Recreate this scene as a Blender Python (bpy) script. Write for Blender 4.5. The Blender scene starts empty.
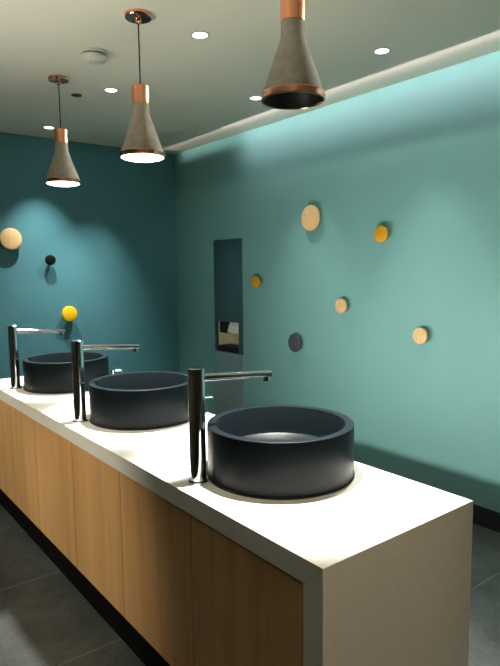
import bpy, bmesh, math
from math import sin, cos, pi, radians
from mathutils import Vector, Matrix

scene = bpy.context.scene
C = scene.collection

# ------------------------------------------------------------------ camera
EYE = 1.51
F_PX, YAW, PITCH, ROLL = 580.36, 0.6609, 0.1080, -0.0120
cam_d = bpy.data.cameras.new('camera')
cam = bpy.data.objects.new('camera', cam_d)
C.objects.link(cam)
cam_d.sensor_fit = 'HORIZONTAL'
cam_d.sensor_width = 36.0
cam_d.lens = F_PX / 500.0 * 36.0
cam_d.clip_start = 0.02
fw = Vector((sin(YAW) * cos(PITCH), cos(YAW) * cos(PITCH), -sin(PITCH)))
rt = Vector((cos(YAW), -sin(YAW), 0))
up = rt.cross(fw)
rt2 = cos(ROLL) * rt + sin(ROLL) * up
up2 = -sin(ROLL) * rt + cos(ROLL) * up
m = Matrix((rt2, up2, -fw)).transposed().to_4x4()
m.translation = Vector((0, 0, EYE))
cam.matrix_world = m
scene.camera = cam

# ------------------------------------------------------------------ world, exposure
world = bpy.data.worlds.new('world')
scene.world = world
world.use_nodes = True
world.node_tree.nodes['Background'].inputs[0].default_value = (0.02, 0.025, 0.03, 1)
world.node_tree.nodes['Background'].inputs[1].default_value = 0.3
vs = scene.view_settings
vs.view_transform = 'Standard'
vs.look = 'None'
vs.exposure = 0.0
vs.gamma = 1.0
vs.use_curve_mapping = False

# ------------------------------------------------------------------ dimensions
CEIL = 2.666
XL, XR, YN, YB = -1.5, 3.073, -1.7, 5.15        # room
TX0, TX1, TY0, TY1, TZ = 0.912, 1.541, 0.908, 3.97, 0.82   # counter
SLAB, ENDT = 0.064, 0.068
BAS_X, BAS_Y, BAS_D = 1.266, 1.467, 0.996
FAU_X, FAU_Y, FAU_D = 0.993, 1.563, 1.005

COOL = (1.0, 0.97, 0.90)
WARM = (1.0, 0.86, 0.66)

def spot(name, loc, power, size, blend, col, target=None, radius=0.03):
    d = bpy.data.lights.new(name, 'SPOT')
    d.energy = power
    d.spot_size = radians(size)
    d.spot_blend = blend
    d.color = col
    d.shadow_soft_size = radius
    o = bpy.data.objects.new(name, d)
    C.objects.link(o)
    o.location = loc
    if target is not None:
        v = Vector(target) - Vector(loc)
        o.rotation_euler = v.to_track_quat('-Z', 'Y').to_euler()
    return o

def strip(name, loc, target, length, width, power, spread, col):
    """long linear lamp lying along the room's length, facing target"""
    d = bpy.data.lights.new(name, 'AREA')
    d.shape = 'RECTANGLE'
    d.size = width
    d.size_y = length
    d.energy = power
    d.spread = radians(spread)
    d.color = col
    o = bpy.data.objects.new(name, d)
    C.objects.link(o)
    v = (Vector(target) - Vector(loc)).normalized()
    y = Vector((0, 1, 0))
    z = -v
    x = y.cross(z).normalized()
    mm = Matrix((x, y, z)).transposed().to_4x4()
    mm.translation = Vector(loc)
    o.matrix_world = mm
    return o

# ceiling downlights: (x, y); aisle and front spots are unseen
OVER_COUNTER = [(1.67, 1.45), (1.664, 2.514), (1.683, 3.583)]
BY_BACK = [(1.694, 4.774), (2.36, 4.62)]
BY_WALL = [(2.55, 1.06), (2.564, 2.119), (2.547, 3.179)]
BY_AISLE = [(-1.25, 2.45), (-1.25, 3.5)]  # unseen, placed and aimed to light the cabinet doors
ADDED_FRONT = [(0.75, -0.75), (1.10, -0.75)]  # unseen, added to warm the end panel
for x, y in OVER_COUNTER:
    spot('downlight_or_added_beam', (x, y, CEIL - 0.02), 150, 60, 0.7, COOL)
for x, y in BY_BACK:
    spot('downlight_or_added_beam', (x, y, CEIL - 0.02), 170, 68, 1.0, COOL, target=(x - (0.45 if x > 2 else 0.0), y + 0.20, 0.2), radius=0.018)
spot('downlight_or_added_beam', (-0.15, 1.9, CEIL - 0.02), 80, 46, 0.9, WARM)  # added unseen spot that brightens the aisle floor
for x, y in BY_WALL:
    spot('downlight_or_added_beam', (x, y, CEIL - 0.02), 30, 50, 1.0, COOL, target=(XR, y, 0.85), radius=0.016)
# added side beams that brighten the right side of the pendant shades
for (x, y), ty in zip(BY_WALL, (1.436, 2.482, 3.540)):
    spot('downlight_or_added_beam', (x, y, CEIL - 0.02), 75, 32, 0.9, COOL, target=(1.31, ty, 2.2))
for x, y in BY_AISLE:
    spot('downlight_or_added_beam', (x, y, CEIL - 0.02), 400, 32, 1.0, (1.0, 0.88, 0.70), target=(0.918, y, 0.50), radius=0.08)
for x, y in ADDED_FRONT:
    spot('downlight_or_added_beam', (x, y, CEIL - 0.02), 38, 38, 0.8, (1.0, 0.76, 0.50), target=(x + 0.12, TY0, 0.45))
# added strips without known fixtures, under the counter rear and along the ceiling
strip('added_wall_wash', (1.500, 2.05, 0.716), (XR, 2.05, 1.25), 2.0, 0.0015, 21, 140, (1.0, 0.97, 0.90))
strip('added_wall_top_strip', (2.800, 2.0, CEIL - 0.008), (XR, 2.0, CEIL - 0.14), 4.0, 0.008, 5.2, 105, (1.0, 0.86, 0.93))
strip('added_ceiling_graze', (2.775, 2.35, CEIL - 0.025), (XR, 2.35, CEIL - 0.012), 5.3, 0.006, 1.7, 46, (1.0, 0.95, 0.88))
# added unseen uplight by the left wall, to brighten the ceiling
strip('added_uplight', (XL + 0.06, 1.6, 1.00), (0.5, 1.6, CEIL), 3.4, 0.05, 15, 48, (1.0, 0.96, 0.86))

# ------------------------------------------------------------------ materials
def new_mat(name):
    mt = bpy.data.materials.new(name)
    mt.use_nodes = True
    nt = mt.node_tree
    return mt, nt, nt.nodes['Principled BSDF']

def srgb(r, g, b):
    def f(c):
        c /= 255.0
        return c / 12.92 if c <= 0.04045 else ((c + 0.055) / 1.055) ** 2.4
    return (f(r), f(g), f(b), 1)

def noisy(name, c1, c2, scale=30.0, stretch=(1, 1, 1), rough=0.5, bump=0.0, metal=0.0, rvar=0.0, detail=4.0, spec=0.5, bscale=None):
    mt, nt, b = new_mat(name)
    tc = nt.nodes.new('ShaderNodeTexCoord')
    mp = nt.nodes.new('ShaderNodeMapping')
    mp.inputs['Scale'].default_value = stretch
    nz = nt.nodes.new('ShaderNodeTexNoise')
    nz.inputs['Scale'].default_value = scale
    nz.inputs['Detail'].default_value = detail
    rp = nt.nodes.new('ShaderNodeValToRGB')
    rp.color_ramp.elements[0].position = 0.3
    rp.color_ramp.elements[1].position = 0.7
    rp.color_ramp.elements[0].color = c1
    rp.color_ramp.elements[1].color = c2
    L = nt.links.new
    L(tc.outputs['Object'], mp.inputs['Vector'])
    L(mp.outputs['Vector'], nz.inputs['Vector'])
    L(nz.outputs['Fac'], rp.inputs['Fac'])
    L(rp.outputs['Color'], b.inputs['Base Color'])
    b.inputs['Roughness'].default_value = rough
    b.inputs['Metallic'].default_value = metal
    b.inputs['Specular IOR Level'].default_value = spec
    if rvar:
        mr = nt.nodes.new('ShaderNodeMapRange')
        mr.inputs['To Min'].default_value = max(0.0, rough - rvar)
        mr.inputs['To Max'].default_value = rough + rvar
        L(nz.outputs['Fac'], mr.inputs['Value'])
        L(mr.outputs['Result'], b.inputs['Roughness'])
    if bump:
        bp = nt.nodes.new('ShaderNodeBump')
        bp.inputs['Strength'].default_value = bump
        bp.inputs['Distance'].default_value = 0.002
        src = nz
        if bscale:
            src = nt.nodes.new('ShaderNodeTexNoise')
            src.inputs['Scale'].default_value = bscale
            src.inputs['Detail'].default_value = 5
            L(tc.outputs['Object'], src.inputs['Vector'])
        L(src.outputs['Fac'], bp.inputs['Height'])
        L(bp.outputs['Normal'], b.inputs['Normal'])
    return mt

def emit(name, col, strength):
    mt, nt, b = new_mat(name)
    b.inputs['Base Color'].default_value = (0.8, 0.8, 0.8, 1)
    b.inputs['Emission Color'].default_value = (*col, 1)
    b.inputs['Emission Strength'].default_value = strength
    b.inputs['Roughness'].default_value = 0.4
    return mt

def wood_mat(name, dark, mid, light):
    """vertical-grain veneer"""
    mt, nt, b = new_mat(name)
    L = nt.links.new
    tc = nt.nodes.new('ShaderNodeTexCoord')
    oi = nt.nodes.new('ShaderNodeObjectInfo')
    ad = nt.nodes.new('ShaderNodeVectorMath'); ad.operation = 'ADD'
    sc = nt.nodes.new('ShaderNodeVectorMath'); sc.operation = 'SCALE'
    cx = nt.nodes.new('ShaderNodeCombineXYZ')
    L(oi.outputs['Random'], cx.inputs[1]); L(oi.outputs['Random'], cx.inputs[2])
    L(cx.outputs[0], sc.inputs[0]); sc.inputs['Scale'].default_value = 17.0
    L(tc.outputs['Object'], ad.inputs[0]); L(sc.outputs[0], ad.inputs[1])
    m1 = nt.nodes.new('ShaderNodeMapping'); m1.inputs['Scale'].default_value = (1, 9, 0.55)
    L(ad.outputs[0], m1.inputs['Vector'])
    n1 = nt.nodes.new('ShaderNodeTexNoise'); n1.inputs['Scale'].default_value = 1.6
    n1.inputs['Detail'].default_value = 3; n1.inputs['Distortion'].default_value = 0.35
    L(m1.outputs[0], n1.inputs['Vector'])
    m2 = nt.nodes.new('ShaderNodeMapping'); m2.inputs['Scale'].default_value = (1, 60, 1.6)
    L(ad.outputs[0], m2.inputs['Vector'])
    n2 = nt.nodes.new('ShaderNodeTexNoise'); n2.inputs['Scale'].default_value = 3.0
    n2.inputs['Detail'].default_value = 5
    L(m2.outputs[0], n2.inputs['Vector'])
    mx = nt.nodes.new('ShaderNodeMix'); mx.data_type = 'FLOAT'
    mx.inputs[0].default_value = 0.42
    L(n1.outputs['Fac'], mx.inputs[2]); L(n2.outputs['Fac'], mx.inputs[3])
    rp = nt.nodes.new('ShaderNodeValToRGB')
    e = rp.color_ramp.elements
    e[0].position = 0.34; e[0].color = dark
    e[1].position = 0.66; e[1].color = light
    k = e.new(0.5); k.color = mid
    L(mx.outputs[0], rp.inputs['Fac'])
    L(rp.outputs['Color'], b.inputs['Base Color'])
    b.inputs['Roughness'].default_value = 0.45
    bp = nt.nodes.new('ShaderNodeBump'); bp.inputs['Strength'].default_value = 0.08
    bp.inputs['Distance'].default_value = 0.001
    L(n2.outputs['Fac'], bp.inputs['Height']); L(bp.outputs['Normal'], b.inputs['Normal'])
    return mt

def floor_mat():
    """charcoal stone tiles with thin pale joints"""
    mt, nt, b = new_mat('charcoal_floor_tile')
    L = nt.links.new
    tc = nt.nodes.new('ShaderNodeTexCoord')
    mp = nt.nodes.new('ShaderNodeMapping')
    # bricks run along X; rows along Y every 0.703 m, a joint at y = 2.114
    mp.inputs['Location'].default_value = (0.45, -2.114 + 0.703 * 6, 0)
    L(tc.outputs['Object'], mp.inputs['Vector'])
    br = nt.nodes.new('ShaderNodeTexBrick')
    br.offset = 0.5
    br.inputs['Color1'].default_value = (0.5, 0.5, 0.5, 1)
    br.inputs['Color2'].default_value = (0.62, 0.62, 0.62, 1)
    br.inputs['Mortar'].default_value = (1, 1, 1, 1)
    br.inputs['Scale'].default_value = 1.0
    br.inputs['Mortar Size'].default_value = 0.0022
    br.inputs['Mortar Smooth'].default_value = 0.1
    br.inputs['Brick Width'].default_value = 1.406
    br.inputs['Row Height'].default_value = 0.703
    L(mp.outputs[0], br.inputs['Vector'])
    n1 = nt.nodes.new('ShaderNodeTexNoise'); n1.inputs['Scale'].default_value = 5.0
    n1.inputs['Detail'].default_value = 8; n1.inputs['Roughness'].default_value = 0.65
    n2 = nt.nodes.new('ShaderNodeTexNoise'); n2.inputs['Scale'].default_value = 60.0
    n2.inputs['Detail'].default_value = 4
    L(tc.outputs['Object'], n1.inputs['Vector']); L(tc.outputs['Object'], n2.inputs['Vector'])
    mx0 = nt.nodes.new('ShaderNodeMix'); mx0.data_type = 'FLOAT'; mx0.inputs[0].default_value = 0.35
    L(n1.outputs['Fac'], mx0.inputs[2]); L(n2.outputs['Fac'], mx0.inputs[3])
    rp = nt.nodes.new('ShaderNodeValToRGB')
    rp.color_ramp.elements[0].position = 0.33; rp.color_ramp.elements[0].color = srgb(34, 39, 39)
    rp.color_ramp.elements[1].position = 0.68; rp.color_ramp.elements[1].color = srgb(74, 80, 77)
    L(mx0.outputs[0], rp.inputs['Fac'])
    mx = nt.nodes.new('ShaderNodeMix'); mx.data_type = 'RGBA'
    L(br.outputs['Fac'], mx.inputs[0])
    L(rp.outputs['Color'], mx.inputs[6])
    mx.inputs[7].default_value = srgb(112, 112, 106)
    L(mx.outputs[2], b.inputs['Base Color'])
    b.inputs['Roughness'].default_value = 0.6
    bp = nt.nodes.new('ShaderNodeBump'); bp.inputs['Strength'].default_value = 0.25
    bp.inputs['Distance'].default_value = 0.002
    L(mx0.outputs[0], bp.inputs['Height']); L(bp.outputs['Normal'], b.inputs['Normal'])
    return mt

M = {}
M['teal'] = noisy('teal_paint', srgb(112, 162, 159), srgb(115, 165, 162), 3.0, rough=0.55, bump=0.05, bscale=220, spec=0.35)
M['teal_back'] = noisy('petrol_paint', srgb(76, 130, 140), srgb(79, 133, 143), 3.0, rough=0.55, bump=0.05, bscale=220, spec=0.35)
M['ceiling'] = noisy('ceiling_paint', srgb(232, 228, 210), srgb(235, 231, 213), 2.0, rough=0.6, bump=0.03, bscale=150, spec=0.3)
M['leftwall'] = noisy('taupe_paint', srgb(84, 74, 62), srgb(90, 79, 66), 2.0, rough=0.6)
M['floor'] = floor_mat()
M['baseboard'] = noisy('black_skirting', srgb(24, 28, 28), srgb(29, 33, 33), 12, rough=0.5)
M['stone'] = noisy('white_solid_surface', srgb(226, 225, 218), srgb(231, 230, 223), 40, rough=0.32, spec=0.45)
M['wood'] = wood_mat('oak_veneer', srgb(186, 142, 90), srgb(202, 158, 104), srgb(212, 170, 118))
M['carcass'] = noisy('dark_carcass', srgb(22, 20, 18), srgb(28, 25, 22), 8, rough=0.7)
M['plinth'] = noisy('black_plinth', srgb(5, 5, 6), srgb(8, 8, 9), 8, rough=0.8, spec=0.1)
M['basin'] = noisy('charcoal_stoneware', srgb(13, 20, 24), srgb(17, 24, 28), 160, rough=0.38, bump=0.03, rvar=0.05)
M['basin'].node_tree.nodes['Principled BSDF'].inputs['IOR'].default_value = 1.25
M['chrome'] = noisy('polished_chrome', (0.80, 0.81, 0.82, 1), (0.84, 0.85, 0.86, 1), 4, rough=0.06, metal=1.0)
M['rubber'] = noisy('black_rubber', srgb(14, 14, 14), srgb(20, 20, 20), 60, rough=0.6)
M['concrete'] = noisy('grey_concrete', srgb(138, 130, 116), srgb(158, 150, 135), 35, rough=0.75, bump=0.15)
M['inner'] = noisy('dark_shade_lining', srgb(26, 26, 26), srgb(32, 32, 31), 20, rough=0.5)
M['copper'] = noisy('polished_copper', (0.78, 0.36, 0.22, 1), (0.84, 0.41, 0.26, 1), 6, rough=0.16, metal=1.0)
M['copper_cap'] = noisy('brushed_copper', (0.66, 0.27, 0.14, 1), (0.78, 0.36, 0.21, 1), 4, (30, 30, 1), rough=0.32, metal=1.0)
M['cord'] = noisy('black_cord', srgb(16, 16, 16), srgb(26, 26, 26), 300, rough=0.7)
M['diffuser'] = emit('lit_diffuser', (1.0, 0.96, 0.88), 9.0)
M['lens'] = emit('downlight_lens', (1.0, 0.98, 0.93), 9.0)
M['white_trim'] = noisy('white_trim', srgb(205, 204, 196), srgb(212, 211, 203), 10, rough=0.4)
M['smoke'] = noisy('white_plastic', srgb(198, 200, 186), srgb(206, 207, 194), 10, rough=0.45)
M['slot'] = noisy('dark_slot', srgb(30, 32, 30), srgb(36, 38, 36), 10, rough=0.7)
M['black_hole'] = noisy('black_cover', srgb(10, 10, 10), srgb(14, 14, 14), 10, rough=0.6)
M['steel'] = noisy('brushed_steel_shaded', (0.19, 0.20, 0.20, 1), (0.23, 0.24, 0.24, 1), 6, (1, 2, 90), rough=0.36, metal=1.0)  # dark copy of the steel, its dim reflection put into the colour
M['niche_glow'] = noisy('niche_glow_beige', srgb(222, 212, 170), srgb(230, 220, 180), 6, rough=0.5)  # pale beige puts the niche's reflected glow into the colour
M['steel_bin_lit'] = noisy('satin_steel_lit', (0.66, 0.67, 0.65, 1), (0.74, 0.75, 0.73, 1), 6, (1, 2, 90), rough=0.5, metal=1.0)  # lit copy of the steel, bright reflection put into the colour
M['paper'] = noisy('paper_towel', srgb(225, 224, 215), srgb(235, 234, 226), 80, rough=0.9)
M['tan'] = noisy('natural_oak', srgb(205, 168, 116), srgb(222, 186, 134), 14, (1, 6, 1), rough=0.6)
M['mustard'] = noisy('mustard_lacquer', srgb(206, 150, 20), srgb(212, 156, 24), 8, rough=0.45)
M['yellow'] = noisy('yellow_lacquer', srgb(246, 196, 14), srgb(250, 202, 20), 8, rough=0.45)
M['grey'] = noisy('grey_lacquer', srgb(62, 68, 72), srgb(68, 74, 78), 8, rough=0.5)
M['black'] = noisy('black_lacquer', srgb(7, 7, 8), srgb(10, 10, 11), 8, rough=0.5, spec=0.2)

# ------------------------------------------------------------------ mesh helpers
def mesh_obj(name, bm, mat, parent=None, loc=None, smooth=False, angle=35, bevel=0.0, bseg=2):
    bmesh.ops.recalc_face_normals(bm, faces=bm.faces[:])
    me = bpy.data.meshes.new(name)
    bm.to_mesh(me)
    bm.free()
    o = bpy.data.objects.new(name, me)
    C.objects.link(o)
    me.materials.append(mat)
    if parent is not None:
        o.parent = parent
    if loc is not None:
        o.location = loc
    if smooth:
        for p in me.polygons:
            p.use_smooth = True
        me.set_sharp_from_angle(angle=radians(angle))
    if bevel:
        md = o.modifiers.new('bevel', 'BEVEL')
        md.width = bevel
        md.segments = bseg
        md.limit_method = 'ANGLE'
    return o

def box(bm, x0, x1, y0, y1, z0, z1):
    v = [bm.verts.new(c) for c in ((x0, y0, z0), (x1, y0, z0), (x1, y1, z0), (x0, y1, z0),
                                   (x0, y0, z1), (x1, y0, z1), (x1, y1, z1), (x0, y1, z1))]
    for f in ((0, 1, 2, 3), (4, 5, 6, 7), (0, 1, 5, 4), (1, 2, 6, 5), (2, 3, 7, 6), (3, 0, 4, 7)):
        bm.faces.new([v[i] for i in f])

def BM():
    return bmesh.new()

def lathe(bm, prof, seg=48, mat=None, closed=False):
    """revolve (r, z) about Z; r = 0 collapses to a pole"""
    rings = []
    for r, z in prof:
        if r < 1e-6:
            rings.append([bm.verts.new((0, 0, z))])
        else:
            rings.append([bm.verts.new((r * cos(2 * pi * i / seg), r * sin(2 * pi * i / seg), z)) for i in range(seg)])
    pairs = list(zip(rings[:-1], rings[1:]))
    if closed:
        pairs.append((rings[-1], rings[0]))
    for a, b in pairs:
        for i in range(seg):
            j = (i + 1) % seg
            if len(a) == 1 and len(b) == 1:
                continue
            if len(a) == 1:
                bm.faces.new((a[0], b[i], b[j]))
            elif len(b) == 1:
                bm.faces.new((a[i], b[0], a[j]))
            else:
                bm.faces.new((a[i], b[i], b[j], a[j]))
    if mat is not None:
        bmesh.ops.transform(bm, matrix=mat, verts=bm.verts[:])
    return bm

def prism_x(bm, prof, x0, x1):
    """extrude a (y, z) outline along x"""
    a = [bm.verts.new((x0, y, z)) for y, z in prof]
    b = [bm.verts.new((x1, y, z)) for y, z in prof]
    bm.faces.new(a)
    bm.faces.new(b[::-1])
    n = len(prof)
    for i in range(n):
        j = (i + 1) % n
        bm.faces.new((a[i], a[j], b[j], b[i]))

def tube(bm, p0, p1, r0, r1=None, seg=24, cap=True):
    r1 = r0 if r1 is None else r1
    p0, p1 = Vector(p0), Vector(p1)
    d = p1 - p0
    q = d.to_track_quat('Z', 'Y').to_matrix().to_4x4()
    b2 = bmesh.new()
    prof = [(r0, 0), (r1, d.length)]
    if cap:
        prof = [(0, 0)] + prof + [(0, d.length)]
    lathe(b2, prof, seg, Matrix.Translation(p0) @ q)
    me = bpy.data.meshes.new('tmp')
    b2.to_mesh(me); b2.free()
    bm.from_mesh(me)
    bpy.data.meshes.remove(me)

def tag(o, label, cat, group=None):
    o['label'] = label
    o['category'] = cat
    if group:
        o['group'] = group
    return o

def thing(name, loc, label, cat, group=None):
    o = bpy.data.objects.new(name, None)
    o.empty_display_size = 0.05
    C.objects.link(o)
    o.location = loc
    return tag(o, label, cat, group)

def copy_tree(o, parent=None):
    c = o.copy()
    C.objects.link(c)
    if parent is not None:
        c.parent = parent
    for ch in list(o.children):
        copy_tree(ch, c)
    return c

def copy_thing(o, loc, label):
    c = copy_tree(o)
    c.location = loc
    c['label'] = label
    return c

def struct(name, bm, mat, **k):
    o = mesh_obj(name, bm, mat, **k)
    o['kind'] = 'structure'
    return o

# ------------------------------------------------------------------ room shell
T = 0.2
b = BM(); box(b, XL - T, XR + T, YN - T, YB + T, -0.1, 0); struct('floor', b, M['floor'])
b = BM(); box(b, XL - T, XR + T, YN - T, YB + T, CEIL, CEIL + 0.1); struct('ceiling', b, M['ceiling'])
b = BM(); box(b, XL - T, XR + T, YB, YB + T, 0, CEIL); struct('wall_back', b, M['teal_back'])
b = BM(); box(b, XL - T, XL, YN, YB, 0, CEIL); struct('wall_left', b, M['leftwall'])
b = BM(); box(b, XL - T, XR + T, YN - T, YN, 0, CEIL); struct('wall_front', b, M['leftwall'])
# the right wall has an opening where the towel unit is let in
DY0, DY1, DZ0, DZ1 = 4.050, 4.478, 0.10, 1.783
for q in ((YN, DY0, 0, CEIL), (DY1, YB, 0, CEIL), (DY0, DY1, 0, DZ0), (DY0, DY1, DZ1, CEIL)):
    b = BM(); box(b, XR, XR + T, *q); struct('wall_right', b, M['teal'])
b = BM(); box(b, XR - 0.012, XR, YN, YB - 0.012, 0, 0.115); struct('baseboard_right', b, M['baseboard'], bevel=0.002)
b = BM(); box(b, XL, XR, YB - 0.012, YB, 0, 0.115); struct('baseboard_back', b, M['baseboard'], bevel=0.002)

# ------------------------------------------------------------------ counter: stone top with mitred end panel
b = BM()
prism_x(b, [(TY0, TZ), (TY1, TZ), (TY1, TZ - SLAB), (TY0 + ENDT, TZ - SLAB)], TX0, TX1)
tag(mesh_obj('countertop', b, M['stone'], bevel=0.0012), 'long white solid surface countertop carrying three round basins', 'countertop')
b = BM()
prism_x(b, [(TY0, TZ), (TY0 + ENDT, TZ - SLAB), (TY0 + ENDT, 0), (TY0, 0)], TX0, TX1)
tag(mesh_obj('end_panel', b, M['stone'], bevel=0.0012), 'upright white end panel mitred to the near end of the countertop', 'end panel')

# added unseen channel under the rear edge; its lip shapes the wall light
b = BM()
prism_x(b, [(0.978, 0.702), (TY1 - 0.01, 0.702), (TY1 - 0.01, 0.705), (0.978, 0.705)], 1.486, 1.540)
prism_x(b, [(0.978, 0.702), (TY1 - 0.01, 0.702), (TY1 - 0.01, TZ - SLAB), (0.978, TZ - SLAB)], 1.483, 1.4865)
tag(mesh_obj('added_light_channel', b, M['plinth']), 'added black light channel, unseen, under the rear edge of the white countertop', 'light channel')
# plinth
b = BM(); box(b, 0.95, TX1 - 0.08, TY0 + ENDT + 0.001, TY1 - 0.03, 0, 0.1575)
pl = mesh_obj('plinth', b, M['plinth'])
tag(pl, 'black recessed plinth under the row of oak cabinets', 'plinth')

# cabinets
SEAMS = [TY0 + ENDT + 0.007, 1.495, 2.004, 2.493, 3.006, 3.51, TY1 - 0.002]
CAB_LABELS = ['oak veneer cabinet darkest of the row next to the white end panel',
              'oak veneer cabinet below the nearest faucet, second from the white end panel',
              'oak veneer cabinet third from the white end panel, between nearest and middle faucets',
              'oak veneer cabinet fourth from the white end panel, under the middle faucet',
              'oak veneer cabinet fifth from the white end panel, at the left edge of the photo',
              'oak veneer cabinet farthest from the white end panel, under the farthest basin']
CB0, CB1 = 0.158, TZ - SLAB
for i in range(6):
    y0, y1 = SEAMS[i], SEAMS[i + 1]
    cab = thing('cabinet', (TX0 + 0.006, y0, CB0), CAB_LABELS[i], 'cabinet', 'oak cabinets under the counter')
    w = y1 - y0
    b = BM(); box(b, 0.021, TX1 - TX0 - 0.07, 0.001, w - 0.001, 0, CB1 - CB0)
    mesh_obj('body', b, M['carcass'], cab)
    b = BM(); box(b, 0.0, 0.020, 0.0018, w - 0.0018, 0.0, CB1 - CB0 - 0.009)
    mesh_obj('door', b, M['wood'], cab, bevel=0.001)

# ------------------------------------------------------------------ basins
def basin_bm():
    R, H, W = 0.249, 0.176, 0.030
    seg = 144
    prof = [(0, 0.006), (R - 0.012, 0.006), (R - 0.003, 0.006), (R, 0.0085), (R, 0.03), (R, 0.09), (R, H - 0.004), (R - 0.0012, H - 0.0012), (R - 0.004, H),
            (R - W + 0.004, H), (R - W + 0.0012, H - 0.0012), (R - W, H - 0.004), (R - W, 0.09), (R - W - 0.004, 0.075), (R - W - 0.02, 0.062),
            (R - W - 0.05, 0.056), (0.06, 0.050), (0.034, 0.048), (0, 0.048)]
    bm = BM()
    rings = []
    for r, z in prof:
        if r < 1e-6:
            rings.append([bm.verts.new((0, 0, z))]); continue
        ring = []
        for i in range(seg):
            a = 2 * pi * i / seg
            ring.append(bm.verts.new((r * cos(a), r * sin(a), z)))
        rings.append(ring)
    # slot cut down through the rim on the faucet side
    na = int(round(radians(NOTCH) / (2 * pi) * seg)) % seg
    slot = {na, (na + 1) % seg}
    for a, b2 in zip(rings[:-1], rings[1:]):
        for i in range(seg):
            j = (i + 1) % seg
            if len(a) == 1:
                bm.faces.new((a[0], b2[i], b2[j]))
            elif len(b2) == 1:
                bm.faces.new((a[i], b2[0], a[j]))
            else:
                bm.faces.new((a[i], b2[i], b2[j], a[j]))
    return bm, na, seg, R, H, W

NOTCH = 146.5
def make_basin():
    t = thing('vessel_basin', (BAS_X, BAS_Y, TZ), 'nearest round charcoal vessel basin on the white countertop', 'basin', 'round basins on the counter')
    bm, na, seg, R, H, W = basin_bm()
    bowl = mesh_obj('bowl', bm, M['basin'], t, smooth=True, angle=30)
    # overflow slot cut with a boolean-free dark inlay is avoided: real cut through the rim
    a = radians(NOTCH)
    cb = BM(); box(cb, R - W - 0.01, R + 0.01, -0.010, 0.010, H - 0.030, H + 0.01)
    bmesh.ops.rotate(cb, cent=(0, 0, 0), matrix=Matrix.Rotation(a, 3, 'Z'), verts=cb.verts[:])
    bmesh.ops.recalc_face_normals(cb, faces=cb.faces[:])
    cme = bpy.data.meshes.new('cut'); cb.to_mesh(cme); cb.free()
    co = bpy.data.objects.new('cut', cme); C.objects.link(co)
    md = bowl.modifiers.new('slot', 'BOOLEAN'); md.operation = 'DIFFERENCE'; md.object = co; md.solver = 'EXACT'
    dg = bpy.context.evaluated_depsgraph_get()
    dg.update()
    nm = bpy.data.meshes.new_from_object(bowl.evaluated_get(dg))
    bowl.modifiers.clear()
    bowl.data = nm
    bpy.data.objects.remove(co); bpy.data.meshes.remove(cme)
    b = BM(); lathe(b, [(0, 0), (R + 0.003, 0), (R + 0.003, 0.004), (R - 0.002, 0.006), (0, 0.006)], 96)
    mesh_obj('base_ring', b, M['rubber'], t, smooth=True)
    b = BM(); lathe(b, [(0, 0.048), (0.034, 0.048), (0.036, 0.050), (0.034, 0.054), (0.026, 0.057), (0, 0.058)], 48)
    mesh_obj('drain_cover', b, M['chrome'], t, smooth=True)
    return t

bas = make_basin()
copy_thing(bas, (BAS_X, BAS_Y + BAS_D, TZ), 'middle round charcoal vessel basin, between the two other basins')
copy_thing(bas, (BAS_X, BAS_Y + 2 * BAS_D, TZ), 'farthest round charcoal vessel basin, in front of the teal back wall')

# ------------------------------------------------------------------ faucets
def make_faucet():
    t = thing('faucet', (FAU_X, FAU_Y, TZ), 'nearest tall chrome faucet, standing beside the nearest basin', 'faucet', 'tall chrome faucets on the counter')
    H, R = 0.380, 0.0272
    b = BM(); lathe(b, [(0, 0), (0.0325, 0), (0.034, 0.002), (0.034, 0.006), (0.0325, 0.008), (R, 0.008), (0, 0.008)], 48)
    mesh_obj('base_flange', b, M['chrome'], t, smooth=True)
    b = BM(); lathe(b, [(0, 0.008), (R, 0.008), (R, H - 0.0015), (R - 0.0015, H), (0, H)], 64)
    mesh_obj('column', b, M['chrome'], t, smooth=True)
    z0, z1 = H - 0.034, H - 0.056
    b = BM(); tube(b, (0.015, 0, z0), (0.310, 0, z1), 0.0125, 0.0120, 32)
    tube(b, (0.310, 0, z1), (0.313, 0, z1 - 0.0002), 0.0112, 0.0098, 32)
    sp = mesh_obj('spout', b, M['chrome'], t, smooth=True)
    b = BM(); tube(b, (0.292, 0, z1 - 0.006), (0.292, 0, z1 - 0.024), 0.0105, 0.0105, 24)
    mesh_obj('aerator', b, M['chrome'], sp, smooth=True)
    return t

fa = make_faucet()
copy_thing(fa, (FAU_X, FAU_Y + FAU_D, TZ), 'middle tall chrome faucet, standing beside the middle basin')
copy_thing(fa, (FAU_X, FAU_Y + 2 * FAU_D, TZ), 'farthest tall chrome faucet, beside the farthest basin at the left edge')

# ------------------------------------------------------------------ soap pumps between the basins
def make_pump():
    t = thing('soap_pump', (1.505, 2.325, TZ), 'small chrome soap pump just behind the nearest faucet and basin', 'soap pump', 'soap pumps at the back edge of the counter')
    b = BM(); lathe(b, [(0, 0), (0.022, 0), (0.024, 0.003), (0.022, 0.008), (0.012, 0.011), (0, 0.011)], 32)
    mesh_obj('collar', b, M['chrome'], t, smooth=True)
    b = BM(); lathe(b, [(0, 0.011), (0.008, 0.011), (0.008, 0.072), (0.0, 0.072)], 24)
    mesh_obj('stem', b, M['chrome'], t, smooth=True)
    b = BM(); lathe(b, [(0, 0.072), (0.013, 0.072), (0.015, 0.076), (0.015, 0.082), (0.012, 0.086), (0, 0.087)], 32)
    tube(b, (0.008, -0.006, 0.080), (0.042, -0.030, 0.083), 0.0045, 0.004, 16)
    tube(b, (0.042, -0.030, 0.083), (0.046, -0.033, 0.077), 0.004, 0.0036, 16)
    mesh_obj('pump_head', b, M['chrome'], t, smooth=True)
    return t

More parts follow.
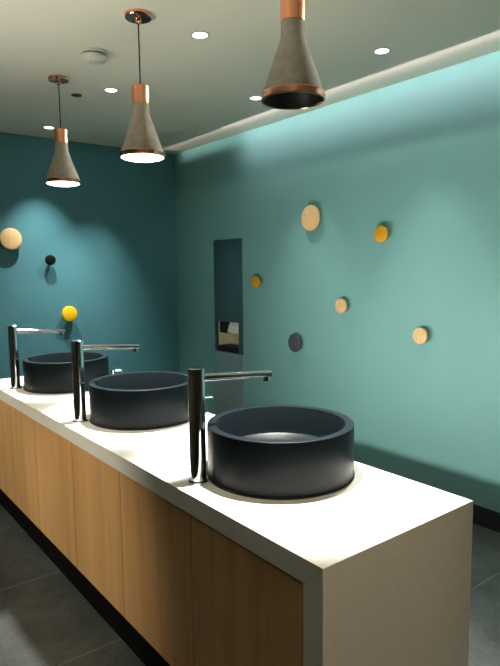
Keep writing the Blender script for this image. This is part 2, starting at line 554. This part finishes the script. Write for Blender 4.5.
pu = make_pump()
copy_thing(pu, (1.505, 3.318, TZ), 'small chrome soap pump behind the middle basin')

# ------------------------------------------------------------------ pendants (hung from the ceiling)
def make_pendant(x, y, zr, lit, label):
    """origin at the ceiling; zr = height of the rim above the floor"""
    t = thing('pendant_lamp', (x, y, CEIL), label, 'pendant lamp', 'concrete and copper pendant lamps')
    k = zr - CEIL
    b = BM(); lathe(b, [(0, 0), (0.060, 0), (0.0615, -0.003), (0.0615, -0.014), (0.058, -0.019), (0.016, -0.021), (0.014, -0.024), (0.013, -0.038), (0.008, -0.042), (0, -0.042)], 48)
    mesh_obj('ceiling_rose', b, M['copper'], t, smooth=True)
    b = BM(); tube(b, (0, 0, -0.040), (0, 0, k + 0.318), 0.0033, seg=12)
    mesh_obj('cord', b, M['cord'], t, smooth=True)
    b = BM(); lathe(b, [(0, k + 0.321), (0.010, k + 0.321), (0.037, k + 0.319), (0.0392, k + 0.316), (0.0392, k + 0.240), (0.037, k + 0.238), (0, k + 0.238)], 48)
    mesh_obj('cap', b, M['copper_cap'], t, smooth=True)
    # shade: neck flaring to the mouth, with a real inside
    b = BM(); lathe(b, [(0, k + 0.238), (0.0375, k + 0.238), (0.0380, k + 0.236), (0.0380, k + 0.198), (0.0395, k + 0.190), (0.0435, k + 0.179), (0.0995, k + 0.022),
                        (0.0985, k + 0.018), (0.0945, k + 0.018), (0.039, k + 0.155), (0.034, k + 0.170), (0, k + 0.172)], 64)
    mesh_obj('shade', b, M['concrete'], t, smooth=True)
    b = BM(); lathe(b, [(0.0985, k + 0.022), (0.1020, k + 0.022), (0.1035, k + 0.020), (0.1035, k + 0.002), (0.1020, k + 0.0), (0.0985, k + 0.0), (0.0970, k + 0.004), (0.0970, k + 0.021)], 64, closed=True)
    mesh_obj('rim_ring', b, M['copper'], t, smooth=True)
    if lit:
        b = BM(); lathe(b, [(0, k + 0.010), (0.0965, k + 0.010), (0.0965, k + 0.002), (0.090, k - 0.004), (0.070, k - 0.009), (0.04, k - 0.012), (0, k - 0.013)], 64)
        mesh_obj('diffuser', b, M['diffuser'], t, smooth=True)
        s = spot('pendant_beam', (0, 0, k - 0.02), 420, 54, 0.45, (1.0, 0.95, 0.86), radius=0.05)
        s.parent = t
    else:
        b = BM(); lathe(b, [(0.0965, k + 0.004), (0.0930, k + 0.024), (0.038, k + 0.1535), (0.030, k + 0.160), (0, k + 0.160), (0, k + 0.157), (0.028, k + 0.157), (0.036, k + 0.150), (0.0905, k + 0.023), (0.0935, k + 0.004)], 64)
        mesh_obj('lining', b, M['inner'], t, smooth=True)
        b = BM(); lathe(b, [(0, k + 0.158), (0.012, k + 0.158), (0.013, k + 0.130), (0.024, k + 0.105), (0.026, k + 0.088), (0.020, k + 0.070), (0, k + 0.062)], 32)
        mesh_obj('bulb', b, M['inner'], t, smooth=True)
        s = spot('pendant_beam', (0, 0, k + 0.05), 420, 56, 0.7, (1.0, 0.95, 0.86), radius=0.015)
        s.parent = t
    return t

make_pendant(1.303, 1.436, 2.048, False, 'nearest concrete and copper pendant lamp, unlit and cut off by the photo top')
make_pendant(1.311, 2.482, 2.034, True, 'middle lit concrete and copper pendant lamp, over the middle basin')
make_pendant(1.327, 3.540, 2.046, True, 'farthest lit concrete and copper pendant lamp, against the dark back wall')

# ------------------------------------------------------------------ ceiling fittings
def make_downlight(x, y, label):
    t = thing('ceiling_downlight', (x, y, CEIL), label, 'downlight', 'recessed ceiling downlights')
    b = BM(); lathe(b, [(0.036, 0), (0.050, 0), (0.050, -0.002), (0.047, -0.004), (0.038, -0.003), (0.036, -0.0015)], 40, closed=True)
    mesh_obj('trim_ring', b, M['white_trim'], t, smooth=True)
    b = BM(); lathe(b, [(0, 0), (0.036, 0), (0.036, -0.0015), (0, -0.002)], 40)
    mesh_obj('lens', b, M['lens'], t, smooth=True)
    return t

make_downlight(2.564, 2.119, 'bright ceiling downlight near the teal wall, right of the nearest pendant')
make_downlight(2.547, 3.179, 'bright ceiling downlight partly hidden behind the shade of the nearest pendant')
make_downlight(1.664, 2.514, 'bright ceiling downlight right of the copper ceiling rose of the middle pendant')
make_downlight(2.36, 4.62, 'ceiling downlight near the back wall, hidden behind the middle pendant')
make_downlight(1.683, 3.583, 'small bright ceiling downlight between the middle and farthest pendants')
make_downlight(1.694, 4.774, 'bright ceiling downlight near the back wall, left of the farthest pendant')

t = thing('smoke_detector', (1.335, 3.03, CEIL), 'round white smoke detector on the ceiling between two pendants', 'smoke detector')
b = BM(); lathe(b, [(0, 0), (0.072, 0), (0.073, -0.003), (0.073, -0.012), (0.070, -0.015), (0, -0.015)], 48)
mesh_obj('mounting_base', b, M['smoke'], t, smooth=True)
b = BM(); lathe(b, [(0, -0.015), (0.062, -0.015), (0.062, -0.023), (0, -0.023)], 48)
mesh_obj('vent_slot', b, M['slot'], t, smooth=True)
b = BM(); lathe(b, [(0, -0.023), (0.069, -0.023), (0.069, -0.030), (0.060, -0.042), (0.046, -0.050), (0.034, -0.052), (0.032, -0.055), (0, -0.056)], 48)
mesh_obj('sensor_cover', b, M['smoke'], t, smooth=True)

b = BM(); lathe(b, [(0, 0), (0.034, 0), (0.035, -0.003), (0.030, -0.006), (0, -0.006)], 36)
o = mesh_obj('ceiling_cover', b, M['black_hole'], None, (1.545, 3.812, CEIL), smooth=True)
tag(o, 'small black round cover set in the ceiling beside the farthest pendant', 'ceiling cover')

# ------------------------------------------------------------------ turned wall knobs
def knob(pos, dia, wall, mat, label, depth=0.055):
    R = dia / 2
    prof = [(0, 0), (R * 0.30, 0), (R * 0.30, depth - 0.032), (R * 0.45, depth - 0.028), (R * 0.93, depth - 0.022), (R * 0.985, depth - 0.018), (R, depth - 0.013),
            (R, depth - 0.008), (R * 0.985, depth - 0.004), (R * 0.95, depth - 0.0012), (R * 0.90, depth), (0, depth)]
    b = BM()
    rot = Matrix.Rotation(-pi / 2, 4, 'Y') if wall == 'right' else Matrix.Rotation(pi / 2, 4, 'X')
    lathe(b, prof, 56, rot)
    o = mesh_obj('wall_knob', b, mat, None, pos, smooth=True, angle=40)
    return tag(o, label, 'wall knob', 'round wall knobs')

KD = 0.05
RW = [(3.149, 1.886, 0.190, 'tan', 'largest round natural wood knob high on the right teal wall'),
      (2.490, 1.733, 0.110, 'mustard', 'mustard yellow round knob right of the largest wooden one'),
      (3.806, 1.410, 0.100, 'mustard', 'small mustard yellow round knob right of the steel towel dispenser'),
      (2.840, 1.250, 0.106, 'tan', 'small natural wood knob in the middle of the right teal wall'),
      (3.329, 0.941, 0.140, 'grey', 'dark grey round knob low on the teal wall, above the nearest basin'),
      (2.175, 1.091, 0.104, 'tan', 'small natural wood knob rightmost on the teal wall')]
for y, z, d, c, l in RW:
    knob((XR, y, z), d, 'right', M[c], l)
BW = [(1.446, 1.792, 0.182, 'tan', 'large round natural wood knob on the back wall at the left edge'),
      (1.769, 1.618, 0.092, 'black', 'small black round knob on the dark back wall'),
      (1.918, 1.138, 0.140, 'yellow', 'bright yellow round knob on the back wall above the spout')]
for x, z, d, c, l in BW:
    knob((x, YB, z), d, 'back', M[c], l)

# ------------------------------------------------------------------ towel dispenser let into the right wall
t = thing('towel_dispenser', (XR, (DY0 + DY1) / 2, DZ0), 'tall narrow steel paper towel dispenser recessed in the right teal wall', 'towel dispenser')
oy, oz = (DY0 + DY1) / 2, DZ0
hw = (DY1 - DY0) / 2
NZ0, NZ1 = 0.765 - oz, 1.045 - oz          # niche
NY0, NY1 = -hw + 0.055, hw - 0.035
b = BM(); box(b, -0.008, 0.012, -hw, hw, NZ1, DZ1 - oz)
mesh_obj('upper_door', b, M['steel'], t, bevel=0.001)
for q0, q1 in ((-hw, NY0), (NY1, hw)):
    b = BM(); box(b, -0.008, 0.012, q0, q1, NZ0, NZ1)
    mesh_obj('niche_jamb', b, M['steel'], t)
b = BM(); box(b, -0.008, 0.012, -hw, hw, 0, NZ0 - 0.003)
dr = mesh_obj('bin_door', b, M['steel_bin_lit'], t, bevel=0.001)
b = BM(); tube(b, (-0.008, hw - 0.05, NZ0 - 0.05), (-0.011, hw - 0.05, NZ0 - 0.05), 0.008, seg=20)
mesh_obj('lock', b, M['chrome'], dr, smooth=True)
b = BM()
box(b, 0.150, 0.155, NY0 - 0.005, NY1 + 0.005, NZ0 - 0.005, NZ1 + 0.005)
box(b, 0.012, 0.150, NY0 - 0.005, NY0, NZ0, NZ1); box(b, 0.012, 0.150, NY1, NY1 + 0.005, NZ0, NZ1)
box(b, 0.012, 0.150, NY0 - 0.005, NY1 + 0.005, NZ1, NZ1 + 0.005)
mesh_obj('niche_lining', b, M['niche_glow'], t)
b = BM(); box(b, 0.012, 0.150, NY0, NY1, NZ0 - 0.002, NZ0 + 0.05)
mesh_obj('bin_mouth', b, M['black_hole'], t)
b = BM(); box(b, 0.02, 0.145, 0.03, NY1 - 0.004, NZ1 - 0.11, NZ1 - 0.003)
mesh_obj('feed_cover', b, M['black_hole'], t, bevel=0.003)
# towel sheet hanging from the feed slot, gently curled
b = BM()
n = 12
g = []
for i in range(n + 1):
    u = i / n
    z = NZ1 - 0.004 - 0.095 * u
    x = 0.03 - 0.03 * sin(u * 1.6)
    g.append([b.verts.new((x + d, y, z)) for d in (0, 0.004) for y in (NY0 + 0.012, 0.02)])
for i in range(n):
    a, c = g[i], g[i + 1]
    b.faces.new((a[0], a[1], c[1], c[0])); b.faces.new((a[2], c[2], c[3], a[3]))
    b.faces.new((a[0], c[0], c[2], a[2])); b.faces.new((a[1], a[3], c[3], c[1]))
b.faces.new((g[0][0], g[0][2], g[0][3], g[0][1])); b.faces.new((g[-1][0], g[-1][1], g[-1][3], g[-1][2]))
mesh_obj('paper_towel', b, M['paper'], t, smooth=True, angle=40)
